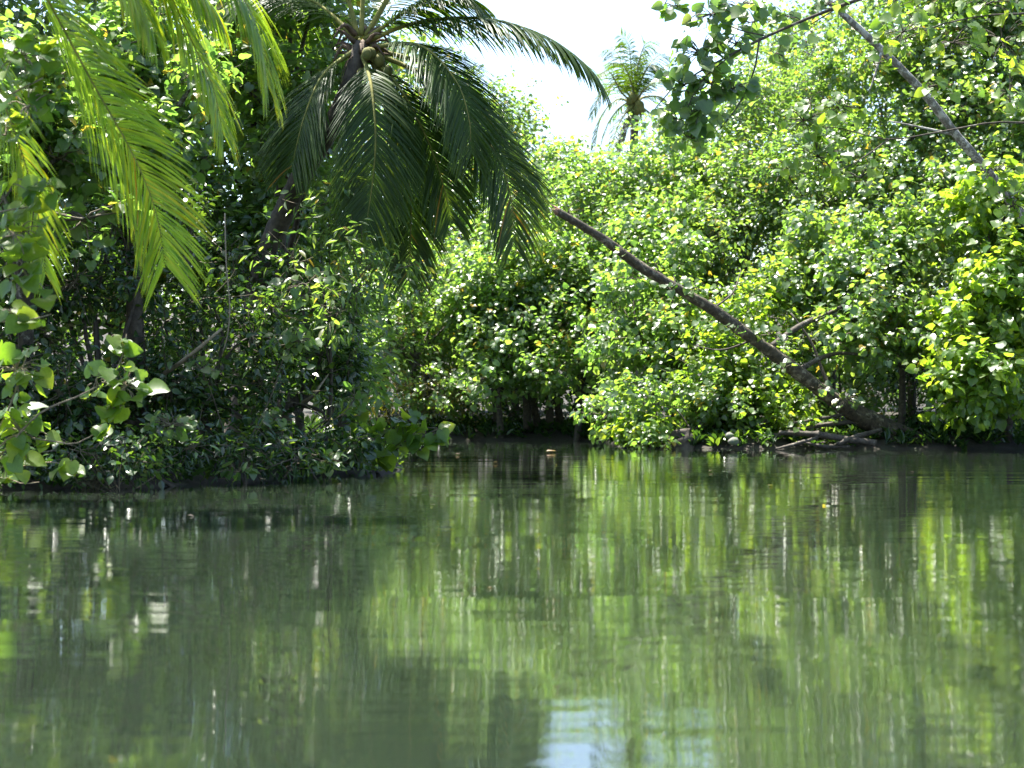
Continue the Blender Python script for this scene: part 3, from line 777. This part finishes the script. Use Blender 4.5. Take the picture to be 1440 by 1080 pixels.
sprays('heart_leaf_tree', 'tree of big heart-shaped leaves hanging across the shorter near palm frond', (q[0], q[1], gz(q[0], q[1])),
       [([(-260, 720, 21.2), (-230, 450, 20), (-160, 260, 18.2), (-60, 180, 17.2), (20, 130, 16.9), (60, 110, 16.8)], .07, .008),
        ([(-200, 350, 19.2), (-100, 330, 17.6), (-10, 300, 17), (50, 290, 16.9)], .03, .007),
        ([(-215, 400, 19.6), (-100, 440, 17.8), (0, 452, 17.2), (40, 450, 17.1), (72, 442, 17.1)], .03, .006)],
       [(30, 80, 16.9, 44, 40, 26), (40, 150, 16.9, 44, 30, 16), (8, 190, 17, 26, 26, 9), (45, 270, 16.9, 34, 22, 12), (20, 330, 17, 38, 30, 16), (40, 395, 17, 36, 34, 14), (25, 445, 17.1, 36, 16, 9)],
       'young', .225, 'tree', 'twig_pale')
q = P(545, 655, 28.2)
sprays('big_leaf_plant', 'large bright heart-shaped leaves leaning over the water at the tip of the left bank', (q[0], q[1], gz(q[0], q[1])),
       [([(530, 660, 28.2), (560, 630, 26.9), (590, 604, 26.7), (615, 602, 26.7)], .02, .007), ([(530, 660, 28.2), (535, 620, 27.1), (560, 590, 26.9)], .02, .007), ([(520, 665, 27.9), (525, 645, 26.9)], .015, .007),
        ([(520, 660, 28.2), (500, 620, 27.9), (492, 590, 27.1)], .016, .006)],
       [(565, 592, 26.8, 30, 20, 18), (600, 612, 26.7, 30, 14, 18), (575, 625, 26.8, 24, 14, 10), (524, 640, 26.8, 22, 14, 16), (492, 592, 27.1, 18, 20, 10), (545, 615, 27.0, 30, 26, 14), (470, 640, 26.9, 30, 18, 10)],
       'young', .24, 'plant', 'twig')
q = P(330, 660, 25.4)
sprays('overhanging_sprigs', 'loose leafy sprigs reaching out of the dark thicket over the river', (q[0], q[1], gz(q[0], q[1])),
       [([(330, 660, 25.4), (270, 630, 23.6), (235, 600, 22.8)], .014, .005), ([(330, 660, 25.4), (340, 650, 24.2), (335, 668, 23.4)], .012, .005),
        ([(330, 660, 25.4), (420, 630, 25), (450, 640, 24.8), (462, 655, 24.8)], .014, .005), ([(330, 660, 25.4), (380, 560, 25.2), (400, 500, 25), (420, 470, 25)], .016, .005),
        ([(330, 660, 25.4), (470, 590, 26.2), (500, 560, 26.4)], .014, .005), ([(330, 660, 25.4), (300, 560, 24.4), (285, 520, 24)], .014, .005)],
       [(240, 598, 22.8, 34, 20, 34), (335, 664, 23.4, 26, 12, 16), (458, 648, 24.8, 26, 14, 18), (415, 480, 25, 36, 22, 30), (500, 560, 26.4, 24, 20, 18), (285, 520, 24, 26, 18, 14), (380, 590, 24.8, 22, 16, 12), (430, 400, 25.2, 40, 26, 26)],
       'bright', .15, 'shrub', 'twig')
q = P(1720, 600, 31.0)
sprays('overhanging_tree', 'dark thin overhanging branches of broad leaves against the sky beside the distant palm', (q[0], q[1], gz(q[0], q[1])),
       [([(1720, 640, 31), (1680, 350, 29), (1560, 60, 26), (1400, -60, 24.6), (1200, 2, 24), (1085, 48, 23.8), (1000, 92, 23.7), (945, 125, 23.7), (915, 160, 23.7)], .12, .007),
        ([(1068, 54, 23.8), (1060, 100, 23.6), (1040, 145, 23.6), (1012, 182, 23.6)], .016, .007),
        ([(1180, 10, 24), (1130, 40, 24), (1085, 62, 24)], .01, .005),
        ([(1075, 50, 23.8), (1040, 42, 23.8), (1010, 28, 23.8), (985, 6, 23.8)], .012, .005),
        ([(1030, 76, 23.7), (990, 110, 23.6), (972, 140, 23.6), (960, 170, 23.6)], .012, .005),
        ([(1400, -60, 24.6), (1240, -50, 24.4), (1100, -40, 24.2), (960, -20, 24), (935, 5, 24)], .03, .007)],
       [(950, 8, 24, 24, 10, 12), (1000, 20, 23.8, 34, 22, 32), (1040, 8, 23.9, 40, 14, 22), (985, 75, 23.7, 40, 30, 46), (1035, 62, 23.8, 30, 22, 19), (962, 120, 23.7, 34, 26, 32), (1000, 118, 23.7, 34, 24, 30),
        (952, 168, 23.7, 30, 24, 27), (985, 160, 23.6, 34, 22, 24), (1030, 125, 23.6, 24, 22, 14), (1065, 128, 23.6, 12, 14, 5), (970, 195, 23.6, 30, 16, 14), (1105, 22, 24, 36, 16, 16), (1160, 8, 24, 34, 14, 14), (1094, 75, 24, 20, 14, 8), (1060, 30, 24, 30, 16, 12), (1130, 60, 24.2, 26, 16, 9)],
       'bright', .19, 'tree', 'bark', normal_bias=(0, -.6, .6))
q = P(1760, 600, 33.0)
sprays('broadleaf_branch_tree', 'bright sunlit sprays of broad leaves hanging before the speckled slanting trunk', (q[0], q[1], gz(q[0], q[1])),
       [([(1760, 640, 33), (1700, 360, 32), (1560, 200, 30.5), (1425, 172, 29.5), (1330, 184, 29), (1250, 196, 28.6), (1180, 180, 28.3), (1120, 175, 28.2)], .05, .006),
        ([(1700, 360, 32), (1580, 40, 30), (1440, 20, 29), (1340, 30, 28.4), (1260, 60, 28)], .05, .008),
        ([(1250, 196, 28.6), (1200, 230, 28.3), (1150, 250, 28.2)], .014, .006),
        ([(1600, 100, 30), (1500, -10, 29), (1400, -20, 28.6), (1300, -10, 28.4), (1230, 10, 28.2)], .04, .008)],
       [(1130, 170, 28.2, 40, 30, 34), (1180, 150, 28.3, 34, 24, 24), (1150, 220, 28.2, 44, 34, 40), (1210, 250, 28.3, 30, 24, 16), (1110, 240, 28.2, 24, 24, 12),
        (1270, 45, 28, 40, 26, 24), (1340, 60, 28.4, 44, 30, 26), (1410, 60, 28.8, 40, 44, 28), (1230, 90, 28, 24, 20, 8), (1300, 0, 28.4, 50, 16, 18), (1390, 5, 28.6, 50, 16, 18), (1320, 120, 28.5, 34, 18, 9), (1420, 130, 29, 24, 30, 14), (1400, 240, 29.2, 32, 24, 32), (1425, 290, 29.2, 26, 40, 34)],
       'young', .20, 'tree', 'bark')

# ------------------------------------------------------------------ leaning trunks, logs, stump, stones
q = P(1248, 606, 41.4)
lt_o = np.array([q[0], q[1], gz(q[0], q[1]) - .1])
lt = thing('leaning_trunk', lt_o, 'long bare broken trunk leaning low across the canopy from the right bank', 'tree')
mb = MB()
tube(mb, [P(1262, 622, 41.6), P(1236, 600, 41.3), P(1180, 568, 40.8), P(1128, 528, 40.3), P(1070, 485, 39.8), P(1010, 441, 39.3), P(960, 410, 39.0), P(902, 376, 38.7), P(848, 336, 38.4), P(783, 297, 38.1)],
     [.36, .25, .165, .175, .135, .14, .11, .118, .095, .085], None, 14, 130, rough=.055)
tr = mb.build('trunk', M['bark_lean'], lt, lt_o)
mb = MB()
tube(mb, [P(784.5, 297.8, 38.1), P(781.5, 295.8, 38.08)], .092, .08, 9, 4, rough=.12)
for k in range(9):
    a_ = k * .7; c = P(784, 297.5, 38.1) + np.array([0, .07 * math.cos(a_), .07 * math.sin(a_)])
    tube(mb, [c, c + norm(P(783, 297, 38.1) - P(848, 336, 38.4)) * random.uniform(.05, .22)], .03, .006, 5, 4, rough=.1)
mb.build('broken_end', M['cutwood'], tr, lt_o)
for k in range(7):           # knots and dead stubs
    t_ = random.uniform(.1, .9); c = P(1236 + (800 - 1236) * t_, 600 + (306 - 600) * t_ - 4, 41.1 - 2.9 * t_)
    mb = MB(); tube(mb, [c, c + np.array([random.uniform(-.25, .1), random.uniform(-.2, .2), random.uniform(.12, .34)])], .035, .012, 6, 5, rough=.12); mb.build('stub', M['bark_lean'], tr, lt_o)
for c, r0, r1 in [([(1176, 566, 40.8), (1158, 525, 41.0), (1140, 480, 41.2), (1112, 440, 41.4)], .055, .02),
                  ([(1080, 490, 39.9), (1125, 458, 40.6), (1175, 436, 41.4), (1230, 400, 42.4)], .08, .03),
                  ([(1120, 522, 40.2), (1170, 498, 40.8), (1225, 500, 41.4)], .07, .03),
                  ([(1000, 436, 39.3), (1030, 412, 39.6), (1042, 380, 40.2)], .03, .01),
                  ([(1060, 478, 39.8), (1015, 492, 39.6), (975, 486, 39.6)], .03, .01)]:
    mb = MB(); tube(mb, [P(*k) for k in c], r0, r1, 7, None, rough=.08); mb.build('branch', M['bark'], lt, lt_o)
for k in range(9):
    a_ = random.uniform(-.6, 1.0); c = P(1252, 606, 41.3)
    e_ = c + np.array([random.uniform(-.2, 1.5), random.uniform(-1.0, .2), 0]); e_[2] = -.12
    mb = MB(); tube(mb, [c + np.array([0, 0, .15]), (c + e_) / 2 + np.array([0, 0, .18]), e_], .10, .04, 6, 8, rough=.06); mb.build('root', M['bark'], lt, lt_o)

q = P(1620, 640, 31.5)
sp_o = np.array([q[0], q[1], gz(q[0], q[1]) - .1])
sp = thing('slanting_trunk', sp_o, 'grey lichen-speckled trunk slanting up to the sky among bright leaves', 'tree')
mb = MB()
tube(mb, [sp_o, P(1560, 500, 31.4), P(1470, 350, 31), P(1390, 243, 30.5), P(1345, 190, 30.2), P(1300, 132, 30), P(1240, 70, 29.8), P(1172, 8, 29.5), P(1110, -45, 29.3)], [.20, .13, .10, .088, .086, .08, .074, .06, .045], None, 10, 80, rough=.04)
mb.build('trunk', M['bark_grey'], sp, sp_o)
for c in ([(1345, 190, 30.2), (1290, 178, 30), (1250, 170, 30)], [(1240, 70, 29.8), (1232, 100, 29.7), (1222, 130, 29.7)]):
    mb = MB(); tube(mb, [P(*k) for k in c], .03, .01, 6); mb.build('branch', M['bark_grey'], sp, sp_o)

logs = [([(1078, 616, 40.9), (1130, 603, 40.8), (1178, 596, 40.9), (1236, 590, 41.2)], [.09, .075, .08, .05], 'weathered fallen log sloping up the bank behind the lower logs'),
        ([(1098, 608, 40.5), (1150, 611, 40.2), (1190, 617, 40.0), (1232, 622, 39.9)], [.07, .11, .10, .12], 'dark fallen log whose thick end slides into the river'),
        ([(1176, 624, 39.8), (1206, 614, 40.0), (1240, 604, 40.3)], [.07, .085, .06], 'short pale bleached log propped against the foot of the leaning trunk'),
        ([(1090, 632, 39.8), (1120, 624, 39.9), (1150, 616, 40)], [.035, .06, .05], 'small pale log end poking out of the water by the fallen logs'),
        ([(1064, 600, 41.2), (1080, 590, 41.2), (1094, 584, 41.3), (1110, 570, 41.4)], [.02, .03, .02, .01], 'thin pale stick standing up behind the fallen logs'),
        ([(1110, 598, 40.7), (1160, 588, 40.7), (1214, 578, 40.9)], [.03, .05, .04], 'thin bare pole lying above the fallen logs, against the leaning trunk'),
        ([(1128, 622, 40.2), (1160, 626, 40.0), (1196, 628, 39.9)], [.04, .06, .03], 'half-sunk dark log below the fallen logs')]
for c, r0, lb in logs:
    p0 = P(*c[0])
    mb = MB(); tube(mb, [P(*k) + rng.normal(0, .02, 3) for k in c], [q_ * .72 for q_ in r0], None, 9, 26, rough=.13)
    tag(mb.build('fallen_log', M['log'], None, p0), lb, 'log', 'fallen logs by the leaning trunk')

# dark stump beside the low bushes
q = P(957, 624, 40.9)
st_o = np.array([q[0], q[1], -.05])
st = thing('tree_stump', st_o, 'dark rotten stump in the water between two low bushes', 'stump')
mb = MB(); tube(mb, [st_o, st_o + np.array([.03, 0, .25]), st_o + np.array([.0, .02, .5])], [.32, .28, .2], None, 13, 9, rough=.13); mb.build('trunk', M['bark_palm'], st, st_o)

def stone(px, py, D_, r, lb):
    import bmesh
    bm = bmesh.new(); bmesh.ops.create_icosphere(bm, subdivisions=2, radius=1)
    for v in bm.verts:
        s_ = 1 + .18 * math.sin(3.1 * v.co.x + px) * math.cos(2.7 * v.co.y) + random.uniform(-.06, .06)
        v.co = Vector((v.co.x * r * 1.25 * s_, v.co.y * r * s_, v.co.z * r * .8 * s_))
    me = bpy.data.meshes.new('stone'); bm.to_mesh(me); bm.free(); me.materials.append(M['stone'])
    for p_ in me.polygons: p_.use_smooth = True
    o = bpy.data.objects.new('stone', me); o.location = P(px, py, D_); COL.objects.link(o)
    tag(o, lb, 'stone', 'pale stones at the waterline')
stone(1031, 621, 40.2, .12, 'pale rounded stone standing in the river edge under the low bushes')
stone(1026, 613, 40.5, .10, 'smaller pale stone resting on the bank just above the other stone')

q = P(1180, 565, 40.4)
sprays('climbing_creeper', 'leafy creeper clinging to the lower half of the leaning trunk', lt_o,
       [([(1215, 585, 40.6), (1150, 535, 40.0), (1080, 480, 39.4), (1000, 425, 38.9)], .012, .006)],
       [(1190, 560, 40.2, 26, 14, 16), (1150, 548, 40, 24, 12, 10), (1100, 520, 39.6, 20, 12, 9), (1085, 470, 39.5, 26, 14, 14), (1035, 462, 39, 20, 12, 8), (985, 408, 38.8, 22, 10, 9), (940, 405, 38.4, 16, 10, 6), (880, 352, 38.2, 16, 9, 6)],
       'mid', .17, 'creeper', 'twig')

# trunk cluster on the far bank
for k, (x0, x1, D_) in enumerate([(742, 735, 49.2), (758, 748, 49.4), (772, 776, 49.3), (790, 770, 49.5), (806, 826, 49.4), (700, 690, 50)]):
    p0 = P(x0, 612, D_); p0[2] = gz(p0[0], p0[1]) - .05
    mb = MB(); tube(mb, [p0, P((x0 + x1) / 2 + random.uniform(-4, 4), 560, D_), P(x1, 490, D_ + .3), P(x1 + (x1 - x0), 420, D_ + .5)], .13, .05, 8, 14, rough=.05)
    lbl = ['thin upright stem beside the open dark bank', 'stem of the trunk cluster leaning towards the open dark bank', 'straight stem in the middle of the far trunk cluster', 'stem crossing over its neighbours in the far trunk cluster', 'stem of the trunk cluster leaning towards the leaning trunk', 'lone thin stem apart from the far trunk cluster'][k]
    tag(mb.build('slender_tree', M['bark'], None, p0), lbl, 'tree', 'stems on the far bank')

# hanging vine and a bare branch in the dark thicket
mb = MB(); tube(mb, [P(316, 300, 24.9), P(318, 370, 24.6), P(323, 430, 24.5), P(320, 470, 24.5), P(312, 500, 24.6)], .012, .009, 5, 20, rough=.05)
tag(mb.build('hanging_vine', M['twig_pale'], None, P(316, 300, 24.9)), 'thin pale vine hanging down before the dark thicket', 'vine')
mb = MB(); tube(mb, [P(225, 530, 25.2), P(260, 505, 24.6), P(285, 485, 24.4), P(312, 462, 24.4)], .04, .02, 7, 14, rough=.06)
tag(mb.build('bare_branch', M['twig_pale'], None, P(225, 530, 25.2)), 'bare crooked branch jutting out of the dark thicket', 'branch')
mb = MB(); tube(mb, [P(425, 566, 27.2), P(440, 556, 27), P(452, 540, 27), P(462, 526, 27.2)], .03, .012, 6, 12, rough=.05)
tag(mb.build('bare_branch', M['twig_pale'], None, P(425, 566, 27.2)), 'short curved bare branch near the tip of the left bank', 'branch')

# floating leaves
for px, py, mt, sh, sz, lb in [(768, 637, 'dry', 'oval', .26, 'reddish dead leaf floating alone in mid river'), (155, 689, 'bright', 'heart', .14, 'pale fallen leaf floating off the left bank'),
                               (557, 661, 'young', 'heart', .14, 'yellow-green leaf floating below the big-leaved plant'), (1000, 664, 'dry', 'oval', .10, 'small dead leaf floating off the low bushes'),
                               (640, 640, 'dry', 'oval', .10, 'small dead leaf floating off the point'), (905, 648, 'bright', 'oval', .10, 'small green leaf floating before the low bright bush'), (700, 652, 'dry', 'oval', .09, 'tiny dead leaf drifting in open water')]:
    D_ = FPX * CAM_H / (py - HOR)
    o = bpy.data.objects.new('floating_leaf', leaf_mesh(sh, 1, M[mt])); p = P(px, py, D_)
    o.location = (p[0], p[1], .02 + .06 * sz); o.scale = (sz, sz, sz); o.rotation_euler = (.06, .05, random.uniform(0, 6)); COL.objects.link(o)
    tag(o, lb, 'leaf', 'leaves floating on the river')

for k in range(16):
    px, py = random.uniform(60, 1400), random.uniform(636, 740)
    D_ = FPX * CAM_H / (py - HOR); p = P(px, py, D_); sz = random.uniform(.05, .09)
    if sdf(np.array([p[0]]), np.array([p[1]]))[0] > -.3: continue
    o = bpy.data.objects.new('floating_leaf', leaf_mesh('oval', k % 5, M[['dry', 'ochre', 'bright'][k % 3]]))
    o.location = (p[0], p[1], .012 + .04 * sz); o.scale = (sz, sz, sz); o.rotation_euler = (.05, .08, random.uniform(0, 6)); COL.objects.link(o)
    tag(o, 'tiny leaf fleck drifting on the open river', 'leaf', 'leaf flecks drifting on the open river')

# ------------------------------------------------------------------ undergrowth along the banks
def undergrowth(name, label, x0, x1, y0, y1, n, s0, s1, mat, L0, L1):
    x, y = rng.uniform(x0, x1, n), rng.uniform(y0, y1, n)
    s = sdf(x, y); k = (s > s0) & (s < s1)
    x, y = x[k], y[k]; z = ground_z(x, y)
    rep = 7
    x, y, z = np.repeat(x, rep), np.repeat(y, rep), np.repeat(z, rep)
    N = len(x)
    a_ = rng.uniform(0, 6.283, N)
    pos = np.stack([x + rng.normal(0, .06, N), y + rng.normal(0, .06, N), z + rng.uniform(0, .12, N)], 1)
    out_ = np.stack([np.cos(a_), np.sin(a_), rng.uniform(.3, 1.6, N)], 1)
    tip = norm(out_); nr = norm(np.stack([-np.cos(a_), -np.sin(a_), np.full(N, .9)], 1) + rng.normal(0, .3, (N, 3)))
    xx, yy, zz = leaf_frames(nr, tip)
    d = dict(pos=pos, x=xx, y=yy, z=zz, size=rng.uniform(L0, L1, N), tint=rng.beta(2, 2, N) * .999)
    mb = MB(); add_leaves(mb, d, np.arange(N), 'lance')
    tag(mb.build(name, M[mat], None, smooth=False), label, 'undergrowth', kind='stuff')
undergrowth('undergrowth', 'low ferns and grass along the foot of the far bank', -9, 15, 38, 56, 4600, .05, 3.0, 'dark', .15, .38)
undergrowth('undergrowth', 'low ferns and grass along the foot of the left bank', -11, -1.2, 20, 34, 2600, .1, 3.0, 'dark', .12, .28)

# ------------------------------------------------------------------ crowns: pick out the leaves that show, join the rest
zb = {}
for ti, t in enumerate(TREES):
    if not t['singles']: continue
    p = t['d']['pos']
    px = 720 + p[:, 0] / p[:, 1] * FPX; py = HOR - (p[:, 2] - CAM_H) / p[:, 1] * FPX
    t['px_size'] = t['d']['size'] * FPX / p[:, 1]
    ok = np.nonzero((px > 0) & (px < 1440) & (py > 0) & (py < 1080))[0]
    for i in ok:
        key = (int(px[i] // 9), int(py[i] // 9))
        if key not in zb or zb[key][0] > p[i, 1]: zb[key] = (p[i, 1], ti, i)
chosen = {}
for _, ti, i in zb.values(): chosen.setdefault(ti, []).append(i)
ntri = 0
for ti, t in enumerate(TREES):
    d = t['d']; N = len(d['pos'])
    ch = np.array(sorted(chosen.get(ti, [])), int)
    if len(ch):
        ch = ch[t['px_size'][ch] >= 9]
        ch = ch[np.argsort(-t['px_size'][ch])][:t['singles']]
    rest = np.setdiff1d(np.arange(N), ch)
    mb = MB(); add_leaves(mb, d, rest, t['shape'])
    mb.build('crown', t['mat'], t['root'], t['origin'], smooth=False, kind='stuff')
    ntri += len(rest) * (8 if t['shape'] == 'heart' else 4)
    for i in ch: single_leaf(d, i, t['shape'], t['mat'], t['root'], t['origin'])
print('crown triangles', ntri, 'trees', len(TREES))
